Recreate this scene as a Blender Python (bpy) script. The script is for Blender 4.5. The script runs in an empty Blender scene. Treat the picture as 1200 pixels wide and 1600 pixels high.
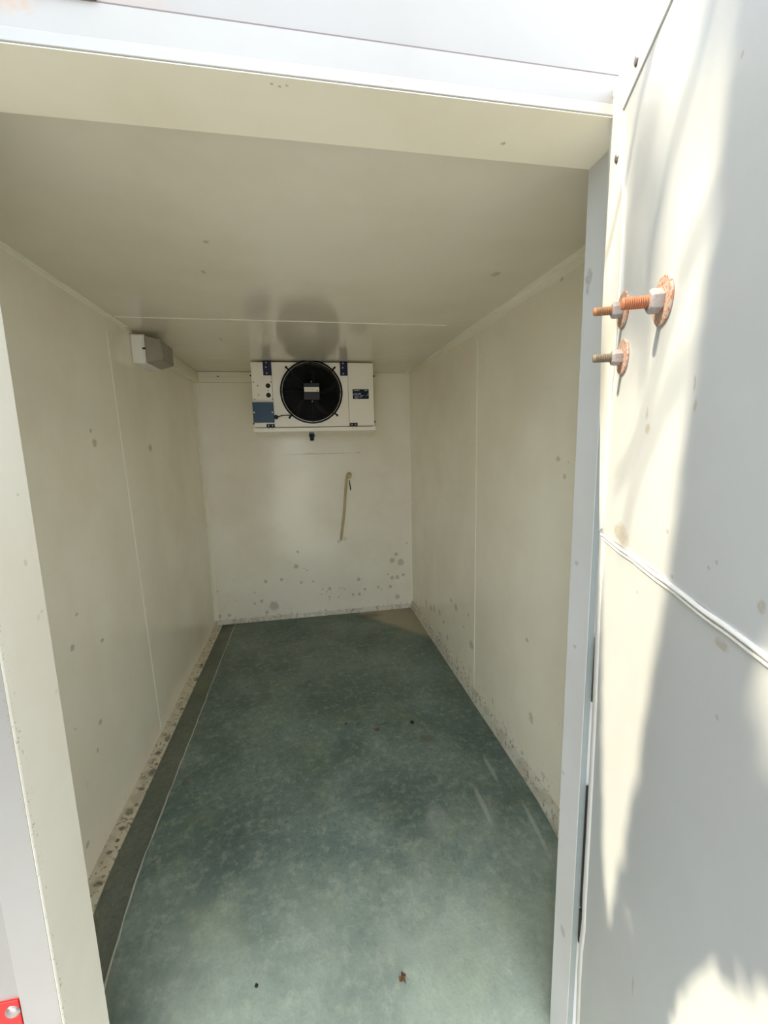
import bpy, bmesh, math, random
from mathutils import Vector, Matrix

C = bpy.context.scene.collection
SC = bpy.context.scene
PI = math.pi

# ------------------------------------------------------------------ camera, sky, sun, exposure
R_ = Vector((0.98343929, -0.17977277, -0.02299817))
U_ = Vector((0.0502736, 0.14867593, 0.98760723))
F_ = Vector((0.17412562, 0.97240795, -0.15525158))
cam = bpy.data.cameras.new('camera')
cam.sensor_fit = 'HORIZONTAL'
cam.sensor_width = 36.0
cam.lens = 36.0 * 672.7 / 1200.0
cam.clip_start = 0.01
co = bpy.data.objects.new('camera', cam)
m = Matrix.Identity(4)
for i in range(3):
    m[i][0] = R_[i]; m[i][1] = U_[i]; m[i][2] = -F_[i]
m[0][3], m[1][3], m[2][3] = 0.7905, -0.8853, 1.4346
co.matrix_world = m
C.objects.link(co)
SC.camera = co

SUN_DIR = Vector((-0.673, -0.010, 0.740)).normalized()      # towards the sun
SKY_STRENGTH = 1.9
SUN_STRENGTH = 3.6
SUN_COLOR = (1.0, 0.88, 0.64)

w = bpy.data.worlds.new('sky')
SC.world = w
w.use_nodes = True
nt = w.node_tree
nt.nodes.clear()
sky = nt.nodes.new('ShaderNodeTexSky')
sky.sky_type = 'NISHITA'
sky.sun_disc = False
sky.sun_elevation = math.radians(47.6)
sky.sun_rotation = math.radians(-90)
sky.dust_density = 3.0
sky.air_density = 1.2
mul = nt.nodes.new('ShaderNodeVectorMath'); mul.operation = 'SCALE'; mul.inputs['Scale'].default_value = 0.22
nt.links.new(sky.outputs[0], mul.inputs[0])
mixw = nt.nodes.new('ShaderNodeMix'); mixw.data_type = 'RGBA'
mixw.inputs[0].default_value = 0.75
nt.links.new(mul.outputs[0], mixw.inputs[6])
mixw.inputs[7].default_value = (0.88, 0.95, 1.0, 1)          # thin high haze
bg = nt.nodes.new('ShaderNodeBackground'); bg.inputs[1].default_value = SKY_STRENGTH
nt.links.new(mixw.outputs[2], bg.inputs[0])
wo = nt.nodes.new('ShaderNodeOutputWorld')
nt.links.new(bg.outputs[0], wo.inputs[0])

sl = bpy.data.lights.new('sun', 'SUN')
sl.energy = SUN_STRENGTH
sl.angle = math.radians(0.75)
sl.color = SUN_COLOR
so = bpy.data.objects.new('sun', sl)
so.rotation_euler = (-SUN_DIR).to_track_quat('-Z', 'Y').to_euler()
so.location = SUN_DIR * 8
C.objects.link(so)

SC.view_settings.view_transform = 'Standard'
SC.view_settings.look = 'None'
SC.view_settings.gamma = 1.0
SC.view_settings.use_curve_mapping = False
SC.view_settings.exposure = 1.1
SC.cycles.max_bounces = 24
SC.cycles.diffuse_bounces = 20
SC.cycles.glossy_bounces = 8
SC.cycles.sample_clamp_indirect = 8
SC.cycles.use_denoising = True

# ------------------------------------------------------------------ measured room
W, L, H = 1.662, 2.6555, 2.0            # inside width, depth, height
XL, XR, ZH, T = 0.292, 1.3914, 1.98, 0.131   # door opening and depth of the frame
BACK_SPOTS = [(0.672, 0.45, 0.021, 0.022), (0.736, 0.427, 0.007, 0.007), (0.761, 0.412, 0.007, 0.007), (0.691, 0.573, 0.014, 0.014), (0.42, 0.338, 0.017, 0.018), (0.549, 0.346, 0.014, 0.015), (0.326, 0.255, 0.008, 0.009), (0.378, 0.175, 0.015, 0.017), (0.321, 0.159, 0.01, 0.011), (0.475, 0.125, 0.043, 0.046), (0.415, 0.074, 0.017, 0.019), (0.709, 0.309, 0.014, 0.015), (0.806, 0.309, 0.011, 0.011), (0.942, 0.234, 0.016, 0.017), (0.881, 0.235, 0.009, 0.009), (0.916, 0.211, 0.007, 0.008), (0.87, 0.193, 0.007, 0.008), (0.937, 0.164, 0.009, 0.009), (1.015, 0.155, 0.009, 0.009), (1.025, 0.238, 0.007, 0.008), (1.138, 0.165, 0.015, 0.015), (1.191, 0.165, 0.017, 0.017), (1.19, 0.298, 0.018, 0.019), (1.357, 0.214, 0.013, 0.013), (1.384, 0.192, 0.008, 0.008), (1.244, 0.204, 0.015, 0.015), (1.486, 0.441, 0.026, 0.027), (1.522, 0.495, 0.019, 0.019), (1.561, 0.422, 0.034, 0.034), (1.582, 0.309, 0.017, 0.017), (1.446, 0.322, 0.009, 0.01), (1.483, 0.288, 0.019, 0.019), (1.528, 0.288, 0.019, 0.019), (1.466, 0.209, 0.017, 0.017), (1.525, 0.112, 0.025, 0.025), (1.615, 0.589, 0.011, 0.011), (0.039, 0.077, 0.017, 0.018), (0.114, 0.076, 0.015, 0.016), (0.039, 0.288, 0.007, 0.007), (0.896, 0.044, 0.009, 0.01)]
RIGHT_SPOTS = [(1.28, 0.302, 0.034, 0.027), (1.535, 0.427, 0.031, 0.025), (2.079, 0.219, 0.03, 0.03), (2.21, 0.208, 0.027, 0.032), (1.867, 0.265, 0.026, 0.028), (1.402, 0.359, 0.016, 0.01), (1.781, 0.23, 0.025, 0.017), (1.7, 0.156, 0.027, 0.019), (1.327, 0.461, 0.015, 0.01), (1.398, 0.099, 0.019, 0.012), (0.622, 0.298, 0.021, 0.027), (0.672, 0.615, 0.014, 0.01), (0.993, 0.14, 0.011, 0.016), (1.868, 0.108, 0.026, 0.013), (1.624, 0.444, 0.022, 0.018), (2.005, 0.24, 0.024, 0.033), (0.84, 0.067, 0.01, 0.012), (0.773, 0.076, 0.009, 0.011), (0.674, 0.057, 0.008, 0.009)]
RIGHT2 = [(0.499, 1.37, 0.015, 0.011), (0.457, 1.313, 0.011, 0.011), (0.438, 1.361, 0.004, 0.004), (0.518, 1.963, 0.011, 0.008), (0.592, 2.27, 0.008, 0.006)]
LEFT = [(0.96, 1.466, 0.021, 0.017), (0.941, 1.511, 0.01, 0.01), (0.622, 0.792, 0.015, 0.012), (0.731, 0.448, 0.017, 0.011), (0.822, 0.726, 0.014, 0.009), (0.574, 0.53, 0.007, 0.004), (0.675, 0.887, 0.012, 0.006), (0.688, 0.365, 0.008, 0.011), (0.547, 0.117, 0.014, 0.012), (1.567, 1.444, 0.029, 0.02)]
LEDGE = [(0.036, 0.507, 0.018, 0.011), (0.026, 0.616, 0.01, 0.009), (0.034, 0.666, 0.008, 0.01), (0.03, 0.716, 0.013, 0.014), (0.054, 0.735, 0.005, 0.007), (0.028, 0.796, 0.015, 0.022), (0.033, 0.913, 0.014, 0.011), (0.056, 0.899, 0.004, 0.006), (0.043, 0.829, 0.008, 0.01), (0.045, 1.007, 0.015, 0.031), (0.046, 1.06, 0.009, 0.011), (0.031, 1.134, 0.016, 0.016), (0.043, 1.241, 0.012, 0.027), (0.045, 1.349, 0.009, 0.011), (0.044, 1.488, 0.012, 0.017), (0.068, 1.613, 0.007, 0.031), (0.051, 1.803, 0.018, 0.024), (0.042, 1.972, 0.013, 0.04), (0.055, 0.623, 0.004, 0.005)]
DOOR = [(0.364, 1.49, 0.003, 0.009), (0.37, 1.468, 0.004, 0.007), (0.243, 1.447, 0.009, 0.008), (0.439, 1.316, 0.003, 0.003), (0.349, 1.275, 0.005, 0.003), (0.46, 1.243, 0.014, 0.006), (0.509, 1.298, 0.006, 0.007), (0.333, 0.665, 0.004, 0.017), (0.465, 1.172, 0.004, 0.003), (0.291, 1.261, 0.006, 0.003), (0.245, 1.219, 0.005, 0.003), (0.426, 1.307, 0.003, 0.003), (0.328, 1.324, 0.005, 0.003), (0.4, 1.765, 0.003, 0.003), (0.162, 1.285, 0.04, 0.02), (0.237, 1.469, 0.005, 0.01)]
FLOOR = [(1.077, 1.08, 0.016, 0.015), (1.124, 1.122, 0.032, 0.01), (0.994, 1.15, 0.016, 0.01), (0.21, 0.909, 0.017, 0.023), (1.309, 0.966, 0.043, 0.035), (1.677, -2.694, 0.003, 0.003)]
HDR = [(0.774, -0.118, 0.007, 0.003), (0.791, -0.122, 0.003, 0.003)]
SOF = [(1.181, -0.047, 0.006, 0.005), (0.792, -0.121, 0.003, 0.003), (0.781, -0.117, 0.003, 0.003), (0.769, -0.121, 0.003, 0.003)]
JR = [(-0.016, 1.769, 0.013, 0.018), (-0.014, 1.746, 0.006, 0.013), (-0.029, 0.955, 0.007, 0.005), (0.008, 1.012, 0.008, 0.005), (-0.021, 1.155, 0.007, 0.007), (-0.008, 0.605, 0.008, 0.005), (-0.036, 0.165, 0.013, 0.017)]
JL = [(-0.027, 1.134, 0.005, 0.006), (-0.039, 1.24, 0.005, 0.007), (-0.015, 1.141, 0.006, 0.003), (-0.008, 0.975, 0.004, 0.004), (-0.031, 1.362, 0.005, 0.003)]
CE = [(0.551, 0.475, 0.009, 0.012), (0.497, 0.693, 0.008, 0.016), (1.463, 0.595, 0.018, 0.022), (0.387, 1.604, 0.007, 0.029)]

# ------------------------------------------------------------------ helpers
def tag(o, label=None, cat=None, group=None, kind=None):
    if label: o['label'] = label
    if cat: o['category'] = cat
    if group: o['group'] = group
    if kind: o['kind'] = kind
    return o

def obj(name, bm, m, parent=None, smooth=None, local=False):
    if parent is not None and not local:
        loc = parent.location.copy()
        if parent.parent is not None: loc = loc + parent.parent.location
        if loc.length > 0: bmesh.ops.translate(bm, verts=bm.verts, vec=-loc)
    bmesh.ops.recalc_face_normals(bm, faces=bm.faces)
    me = bpy.data.meshes.new(name)
    bm.to_mesh(me); bm.free()
    if m: me.materials.append(m)
    if smooth is not None:
        for p in me.polygons: p.use_smooth = True
        me.set_sharp_from_angle(angle=math.radians(smooth))
    o = bpy.data.objects.new(name, me)
    C.objects.link(o)
    if parent is not None: o.parent = parent
    return o

def empty(name, loc, rz=0.0):
    o = bpy.data.objects.new(name, None)
    o.location = loc; o.rotation_euler = (0, 0, rz); o.empty_display_size = 0.1
    C.objects.link(o)
    return o

def NB(): return bmesh.new()

def box(bm, lo, hi, bev=0.0, seg=2):
    lo = Vector(lo); hi = Vector(hi)
    c = (lo + hi) / 2; s = hi - lo
    b2 = bmesh.new()
    bmesh.ops.create_cube(b2, size=1.0, matrix=Matrix.Translation(c) @ Matrix.Diagonal((s.x, s.y, s.z, 1)))
    if bev > 0:
        bmesh.ops.bevel(b2, geom=b2.edges[:], offset=bev, segments=seg, affect='EDGES', profile=0.6)
    join(bm, b2)
    return bm

def join(bm, b2):
    me = bpy.data.meshes.new('t'); b2.to_mesh(me); b2.free()
    bm.from_mesh(me); bpy.data.meshes.remove(me)

def prism(bm, pts, ext):
    """polygon (3-D points) extruded by vector ext"""
    e = Vector(ext)
    a = [bm.verts.new(p) for p in pts]
    b = [bm.verts.new(Vector(p) + e) for p in pts]
    n = len(pts)
    bm.faces.new(a[::-1]); bm.faces.new(b)
    for i in range(n): bm.faces.new((a[i], a[(i + 1) % n], b[(i + 1) % n], b[i]))
    return bm

def lathe(bm, prof, origin, axis, n=24, cap=True):
    """prof: list of (distance along axis, radius)"""
    ax = Vector(axis).normalized()
    t = Vector((0, 0, 1)) if abs(ax.z) < 0.9 else Vector((1, 0, 0))
    e1 = ax.cross(t).normalized(); e2 = ax.cross(e1)
    o = Vector(origin)
    rings = []
    for d, r in prof:
        rings.append([bm.verts.new(o + ax * d + (e1 * math.cos(2 * PI * k / n) + e2 * math.sin(2 * PI * k / n)) * max(r, 1e-5)) for k in range(n)])
    for i in range(len(rings) - 1):
        for k in range(n):
            bm.faces.new((rings[i][k], rings[i][(k + 1) % n], rings[i + 1][(k + 1) % n], rings[i + 1][k]))
    if cap:
        bm.faces.new(rings[0][::-1]); bm.faces.new(rings[-1])
    return bm

def tube(bm, path, r, n=8, closed=False, cap=True):
    P = [Vector(p) for p in path]
    N = len(P)
    rs = r if isinstance(r, (list, tuple)) else [r] * N
    rings = []
    up = None
    for i in range(N):
        a = P[(i - 1) % N] if (closed or i > 0) else P[i]
        b = P[(i + 1) % N] if (closed or i < N - 1) else P[i]
        d = (b - a).normalized()
        if up is None:
            up = Vector((0, 0, 1)) if abs(d.z) < 0.9 else Vector((0, 1, 0))
        e1 = d.cross(up).normalized(); e2 = e1.cross(d).normalized(); up = e2
        rings.append([bm.verts.new(P[i] + (e1 * math.cos(2 * PI * k / n) + e2 * math.sin(2 * PI * k / n)) * rs[i]) for k in range(n)])
    for i in range(N if closed else N - 1):
        A = rings[i]; B = rings[(i + 1) % N]
        for k in range(n): bm.faces.new((A[k], A[(k + 1) % n], B[(k + 1) % n], B[k]))
    if not closed and cap:
        bm.faces.new(rings[0][::-1]); bm.faces.new(rings[-1])
    return bm

# ------------------------------------------------------------------ materials
def new_mat(name):
    m = bpy.data.materials.new(name); m.use_nodes = True
    nt = m.node_tree
    return m, nt, nt.nodes['Principled BSDF']

def nd(nt, t, **kw):
    n = nt.nodes.new(t)
    for k, v in kw.items(): setattr(n, k, v)
    return n

def math_(nt, op, a, b=None, c=None, clamp=False):
    n = nd(nt, 'ShaderNodeMath', operation=op, use_clamp=clamp)
    for i, v in enumerate((a, b, c)):
        if v is None: continue
        if isinstance(v, (int, float)): n.inputs[i].default_value = v
        else: nt.links.new(v, n.inputs[i])
    return n.outputs[0]

def noise(nt, vec, scale, detail=4, rough=0.55, dist=0.0):
    n = nd(nt, 'ShaderNodeTexNoise')
    n.inputs['Scale'].default_value = scale; n.inputs['Detail'].default_value = detail
    n.inputs['Roughness'].default_value = rough; n.inputs['Distortion'].default_value = dist
    nt.links.new(vec, n.inputs['Vector'])
    return n

def mrange(nt, v, a, b, c=0.0, d=1.0, smooth=True):
    n = nd(nt, 'ShaderNodeMapRange')
    if smooth: n.interpolation_type = 'SMOOTHSTEP'
    nt.links.new(v, n.inputs[0])
    for i, x in enumerate((a, b, c, d)): n.inputs[i + 1].default_value = x
    return n.outputs[0]

def mixc(nt, fac, a, b):
    n = nd(nt, 'ShaderNodeMix', data_type='RGBA')
    if isinstance(fac, (int, float)): n.inputs[0].default_value = fac
    else: nt.links.new(fac, n.inputs[0])
    for i, v in ((6, a), (7, b)):
        if isinstance(v, tuple): n.inputs[i].default_value = (*v, 1)
        else: nt.links.new(v, n.inputs[i])
    return n.outputs[2]

def coords(nt, axes):
    tc = nd(nt, 'ShaderNodeTexCoord')
    sp = nd(nt, 'ShaderNodeSeparateXYZ'); nt.links.new(tc.outputs['Object'], sp.inputs[0])
    cb = nd(nt, 'ShaderNodeCombineXYZ')
    nt.links.new(sp.outputs[axes[0]], cb.inputs[0]); nt.links.new(sp.outputs[axes[1]], cb.inputs[1])
    return tc.outputs['Object'], cb.outputs[0], sp

def spots(nt, p, lst, wobble=0.35, soft=0.55):
    """worn or mouldy marks at fixed places: lst of (a, b, ra, rb[, strength])"""
    acc = None
    nz = noise(nt, p, 60, 2)
    off = nd(nt, 'ShaderNodeVectorMath', operation='SUBTRACT'); nt.links.new(nz.outputs['Color'], off.inputs[0]); off.inputs[1].default_value = (.5, .5, .5)
    for t in lst:
        a, b, ra, rb = t[:4]; st = t[4] if len(t) > 4 else 1.0
        s = nd(nt, 'ShaderNodeVectorMath', operation='SUBTRACT'); nt.links.new(p, s.inputs[0]); s.inputs[1].default_value = (a, b, 0)
        k = nd(nt, 'ShaderNodeVectorMath', operation='MULTIPLY_ADD'); nt.links.new(s.outputs[0], k.inputs[0]); k.inputs[1].default_value = (1 / ra, 1 / rb, 0)
        o2 = nd(nt, 'ShaderNodeVectorMath', operation='SCALE'); nt.links.new(off.outputs[0], o2.inputs[0]); o2.inputs['Scale'].default_value = wobble * 3
        nt.links.new(o2.outputs[0], k.inputs[2])
        ln = nd(nt, 'ShaderNodeVectorMath', operation='LENGTH'); nt.links.new(k.outputs[0], ln.inputs[0])
        v = mrange(nt, ln.outputs['Value'], soft, 1.15, st, 0.0)
        acc = v if acc is None else math_(nt, 'MAXIMUM', acc, v)
    return acc

def band(nt, v, a, b, soft):
    return math_(nt, 'MULTIPLY', mrange(nt, v, a - soft, a + soft), mrange(nt, v, b - soft, b + soft, 1, 0))

def paint(name, base, rough=0.3, axes=(0, 2), marks=None, mark_col=(0.16, 0.15, 0.10), mark_amt=0.5, specks=(), bump=0.02, spec=0.5, coat=0.0, blotch=0.06):
    m, nt, bs = new_mat(name)
    obv, p, sp = coords(nt, axes)
    n1 = noise(nt, obv, 2.2, 5, 0.6)
    c = mixc(nt, mrange(nt, n1.outputs[0], 0.35, 0.7), base, tuple(x * (1 - blotch) * (1 - 0.4 * blotch * i) for i, x in enumerate(base)))
    if marks:
        f = spots(nt, p, marks)
        fine = noise(nt, obv, 160, 3)
        f = math_(nt, 'MULTIPLY', f, mrange(nt, fine.outputs[0], 0.3, 0.6, 0.45, 1.0))
        c = mixc(nt, math_(nt, 'MULTIPLY', f, mark_amt), c, mark_col)
    for (ax, a, b, soft, scale, thr, amt, col) in specks:
        # ax: list of (axis, lo, hi, soft)
        msk = band(nt, sp.outputs[ax], a, b, soft)
        nn = noise(nt, obv, scale, 3, 0.6)
        f = math_(nt, 'MULTIPLY', msk, mrange(nt, nn.outputs[0], thr, thr + 0.07))
        c = mixc(nt, math_(nt, 'MULTIPLY', f, amt), c, col)
    nt.links.new(c, bs.inputs['Base Color'])
    bs.inputs['Roughness'].default_value = rough
    bs.inputs['Specular IOR Level'].default_value = spec
    if coat: bs.inputs['Coat Weight'].default_value = coat
    if bump:
        bn = noise(nt, obv, 3.0, 2)
        b2 = noise(nt, obv, 220, 2)
        h = math_(nt, 'MULTIPLY_ADD', b2.outputs[0], 0.02, bn.outputs[0])
        bp = nd(nt, 'ShaderNodeBump'); bp.inputs['Strength'].default_value = 0.5; bp.inputs['Distance'].default_value = bump
        nt.links.new(h, bp.inputs['Height']); nt.links.new(bp.outputs[0], bs.inputs['Normal'])
    return m

def plain(name, col, rough=0.5, metal=0.0, spec=0.5, var=0.1, scale=30, bump=0.0):
    m, nt, bs = new_mat(name)
    tc = nd(nt, 'ShaderNodeTexCoord')
    n1 = noise(nt, tc.outputs['Object'], scale, 4)
    c = mixc(nt, n1.outputs[0], tuple(x * (1 + var) for x in col), tuple(x * (1 - var) for x in col))
    nt.links.new(c, bs.inputs['Base Color'])
    bs.inputs['Roughness'].default_value = rough; bs.inputs['Metallic'].default_value = metal
    bs.inputs['Specular IOR Level'].default_value = spec
    if bump:
        bp = nd(nt, 'ShaderNodeBump'); bp.inputs['Distance'].default_value = bump
        nt.links.new(n1.outputs[0], bp.inputs['Height']); nt.links.new(bp.outputs[0], bs.inputs['Normal'])
    return m

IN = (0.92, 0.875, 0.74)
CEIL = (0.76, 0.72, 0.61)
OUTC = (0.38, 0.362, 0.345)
MOULD = (0.20, 0.18, 0.10)
WARM = (0.35, 0.27, 0.16)
M = {}
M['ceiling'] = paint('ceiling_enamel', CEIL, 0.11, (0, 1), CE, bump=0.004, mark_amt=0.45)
M['left'] = paint('left_wall_enamel', IN, 0.16, (1, 2), LEFT, bump=0.004, mark_amt=0.5,
                  specks=[(2, -0.1, 0.5, 0.3, 14, 0.66, 0.12, MOULD)])
M['right'] = paint('right_wall_enamel', IN, 0.16, (1, 2), RIGHT_SPOTS + RIGHT2, bump=0.004, mark_amt=0.4,
                   specks=[(2, -0.1, 0.12, 0.06, 30, 0.58, 0.45, MOULD), (2, -0.1, 0.4, 0.15, 18, 0.66, 0.2, MOULD)])
M['back'] = paint('back_wall_enamel', (0.92, 0.88, 0.76), 0.16, (0, 2),
                  BACK_SPOTS + [(0.91, 1.371, 0.33, 0.004, 0.8), (0.83, 1.374, 0.06, 0.006, 0.9), (1.22, 1.372, 0.03, 0.006, 0.7), (1.085, 0.66, 0.02, 0.02, 0.5), (1.035, 0.64, 0.018, 0.018, 0.6)],
                  bump=0.004, mark_amt=0.48,
                  specks=[(2, -0.1, 0.05, 0.025, 40, 0.55, 0.6, MOULD), (2, -0.1, 0.35, 0.12, 25, 0.66, 0.25, MOULD)])
M['bead'] = plain('sealant_bead', (0.9, 0.88, 0.78), 0.4, var=0.03)
M['corner'] = plain('corner_angle_enamel', (0.90, 0.86, 0.73), 0.3, var=0.04, scale=8)
M['trunk'] = plain('cream_trunking_plastic', (0.84, 0.80, 0.66), 0.4, var=0.04)
M['skirt'] = paint('skirting_enamel', (0.68, 0.66, 0.56), 0.4, (0, 1), None, bump=0.0,
                   specks=[(2, -1, 1, 0.1, 45, 0.56, 0.65, (0.12, 0.10, 0.07)), (2, -1, 1, 0.1, 12, 0.5, 0.35, (0.42, 0.36, 0.25))])
M['ledge'] = paint('ledge_enamel', (0.66, 0.61, 0.48), 0.45, (0, 1), LEDGE, mark_col=(0.035, 0.028, 0.02), mark_amt=0.95, bump=0.0,
                   specks=[(0, 0.0, 0.06, 0.02, 60, 0.57, 0.8, (0.07, 0.055, 0.04)), (0, 0.0, 0.06, 0.02, 16, 0.5, 0.5, (0.40, 0.35, 0.24))])
M['jl'] = paint('left_reveal_enamel', (0.94, 0.90, 0.80), 0.35, (1, 2), JL, mark_amt=0.25, bump=0.003,
                specks=[(1, -0.14, -0.118, 0.006, 180, 0.62, 0.75, (0.30, 0.24, 0.12))])
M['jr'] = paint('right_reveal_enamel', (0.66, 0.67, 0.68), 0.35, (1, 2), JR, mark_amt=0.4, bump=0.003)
M['hd'] = paint('header_enamel', (0.93, 0.885, 0.74), 0.35, (0, 1), SOF, mark_amt=0.6, bump=0.003, mark_col=(0.2, 0.14, 0.07))
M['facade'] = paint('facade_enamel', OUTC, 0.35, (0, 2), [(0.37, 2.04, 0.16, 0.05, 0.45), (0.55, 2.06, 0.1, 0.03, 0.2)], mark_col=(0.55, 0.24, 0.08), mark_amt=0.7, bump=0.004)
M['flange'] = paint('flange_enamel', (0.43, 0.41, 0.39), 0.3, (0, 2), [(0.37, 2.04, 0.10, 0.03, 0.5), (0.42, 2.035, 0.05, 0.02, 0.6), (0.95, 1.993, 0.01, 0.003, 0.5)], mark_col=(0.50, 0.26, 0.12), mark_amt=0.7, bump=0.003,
                specks=[(0, 0.284, 0.30, 0.004, 180, 0.6, 0.6, (0.30, 0.24, 0.12))])
M['door'] = paint('door_enamel', (0.575, 0.598, 0.618), 0.34, (0, 2), DOOR, mark_col=(0.36, 0.29, 0.2), mark_amt=0.6, bump=0.008)
M['flash'] = paint('door_edge_enamel', (0.80, 0.80, 0.78), 0.28, (0, 2), None, bump=0.006)
M['rubber'] = plain('black_rubber', (0.012, 0.012, 0.014), 0.6)
M['steel'] = plain('zinc_steel', (0.60, 0.58, 0.58), 0.4, 0.8, var=0.15, scale=120)
M['alu'] = plain('dull_rivet_metal', (0.42, 0.38, 0.37), 0.35, 0.85, var=0.15, scale=200)
M['evap'] = paint('appliance_enamel', (0.93, 0.88, 0.78), 0.34, (0, 2), None, bump=0.0)
M['tray'] = paint('tray_enamel', (0.94, 0.90, 0.80), 0.36, (0, 2), None, bump=0.0, specks=[(2, -1, 1, 0.1, 22, 0.64, 0.35, (0.4, 0.3, 0.15))])
M['navy'] = plain('navy_bracket_paint', (0.014, 0.012, 0.045), 0.45, spec=0.3)
M['blue'] = plain('blue_box_plastic', (0.022, 0.065, 0.13), 0.45, var=0.12, scale=8)
M['plateblue'] = plain('dark_blue_plate', (0.008, 0.016, 0.034), 0.5, spec=0.2)
M['black'] = plain('black_wire_coating', (0.004, 0.004, 0.005), 0.4, spec=0.3)
M['blade'] = plain('black_blade_plastic', (0.003, 0.0035, 0.0045), 0.5, spec=0.2)
M['coil'] = plain('coil_shadow_metal', (0.008, 0.008, 0.008), 0.6)
M['white'] = plain('white_plastic', (0.86, 0.84, 0.80), 0.4, var=0.03)
M['print'] = plain('pale_print', (0.55, 0.58, 0.62), 0.5)
M['labelc'] = plain('cream_label', (0.85, 0.80, 0.68), 0.5, var=0.03)
M['labelo'] = plain('orange_print', (0.60, 0.42, 0.22), 0.5)
M['diff'] = plain('grimy_diffuser', (0.30, 0.275, 0.22), 0.42, var=0.25, scale=14)
M['lightbody'] = plain('fixture_body', (0.50, 0.48, 0.42), 0.5, var=0.1)
M['red'] = plain('red_paint', (0.75, 0.006, 0.008), 0.35, var=0.05)
M['hose'] = plain('yellowed_hose', (0.52, 0.42, 0.22), 0.35, var=0.25, scale=14)
M['leaf'] = plain('leaf_green', (0.07, 0.14, 0.035), 0.55, var=0.4, scale=3)
M['bark'] = plain('bark', (0.14, 0.10, 0.07), 0.8, var=0.3, scale=12, bump=0.01)
M['dry'] = plain('dry_leaf_brown', (0.16, 0.075, 0.03), 0.7, var=0.3, scale=90)
M['dark'] = plain('dark_grit', (0.015, 0.014, 0.013), 0.8)
M['rustbit'] = plain('rusty_latch_steel', (0.16, 0.07, 0.04), 0.8, var=0.4, scale=60)

def rust_mat(name, clean, amount, col=(0.42, 0.12, 0.035), col2=(0.62, 0.22, 0.07)):
    m, nt, bs = new_mat(name)
    tc = nd(nt, 'ShaderNodeTexCoord')
    n1 = noise(nt, tc.outputs['Object'], 260, 4, 0.65)
    n2 = noise(nt, tc.outputs['Object'], 70, 3)
    r = mixc(nt, n2.outputs[0], col, col2)
    f = mrange(nt, n1.outputs[0], amount - 0.05, amount + 0.05)
    nt.links.new(mixc(nt, f, clean, r), bs.inputs['Base Color'])
    bs.inputs['Roughness'].default_value = 0.62
    bs.inputs['Metallic'].default_value = 0.1
    bp = nd(nt, 'ShaderNodeBump'); bp.inputs['Distance'].default_value = 0.0006
    nt.links.new(n1.outputs[0], bp.inputs['Height']); nt.links.new(bp.outputs[0], bs.inputs['Normal'])
    return m
M['bolt1'] = rust_mat('orange_rusted_thread', (0.34, 0.17, 0.10), 0.44, (0.42, 0.13, 0.06), (0.60, 0.24, 0.12))
M['bolt2'] = rust_mat('brown_rusted_thread', (0.22, 0.16, 0.10), 0.47, (0.36, 0.13, 0.05), (0.5, 0.24, 0.10))
M['bolt3'] = rust_mat('greyed_thread', (0.17, 0.155, 0.12), 0.55, (0.25, 0.13, 0.07), (0.38, 0.22, 0.13))
M['washer'] = rust_mat('rust_flecked_washer', (0.55, 0.43, 0.36), 0.53, (0.36, 0.11, 0.05), (0.55, 0.22, 0.10))
M['nut'] = rust_mat('galvanised_nut', (0.36, 0.335, 0.33), 0.62)

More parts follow.
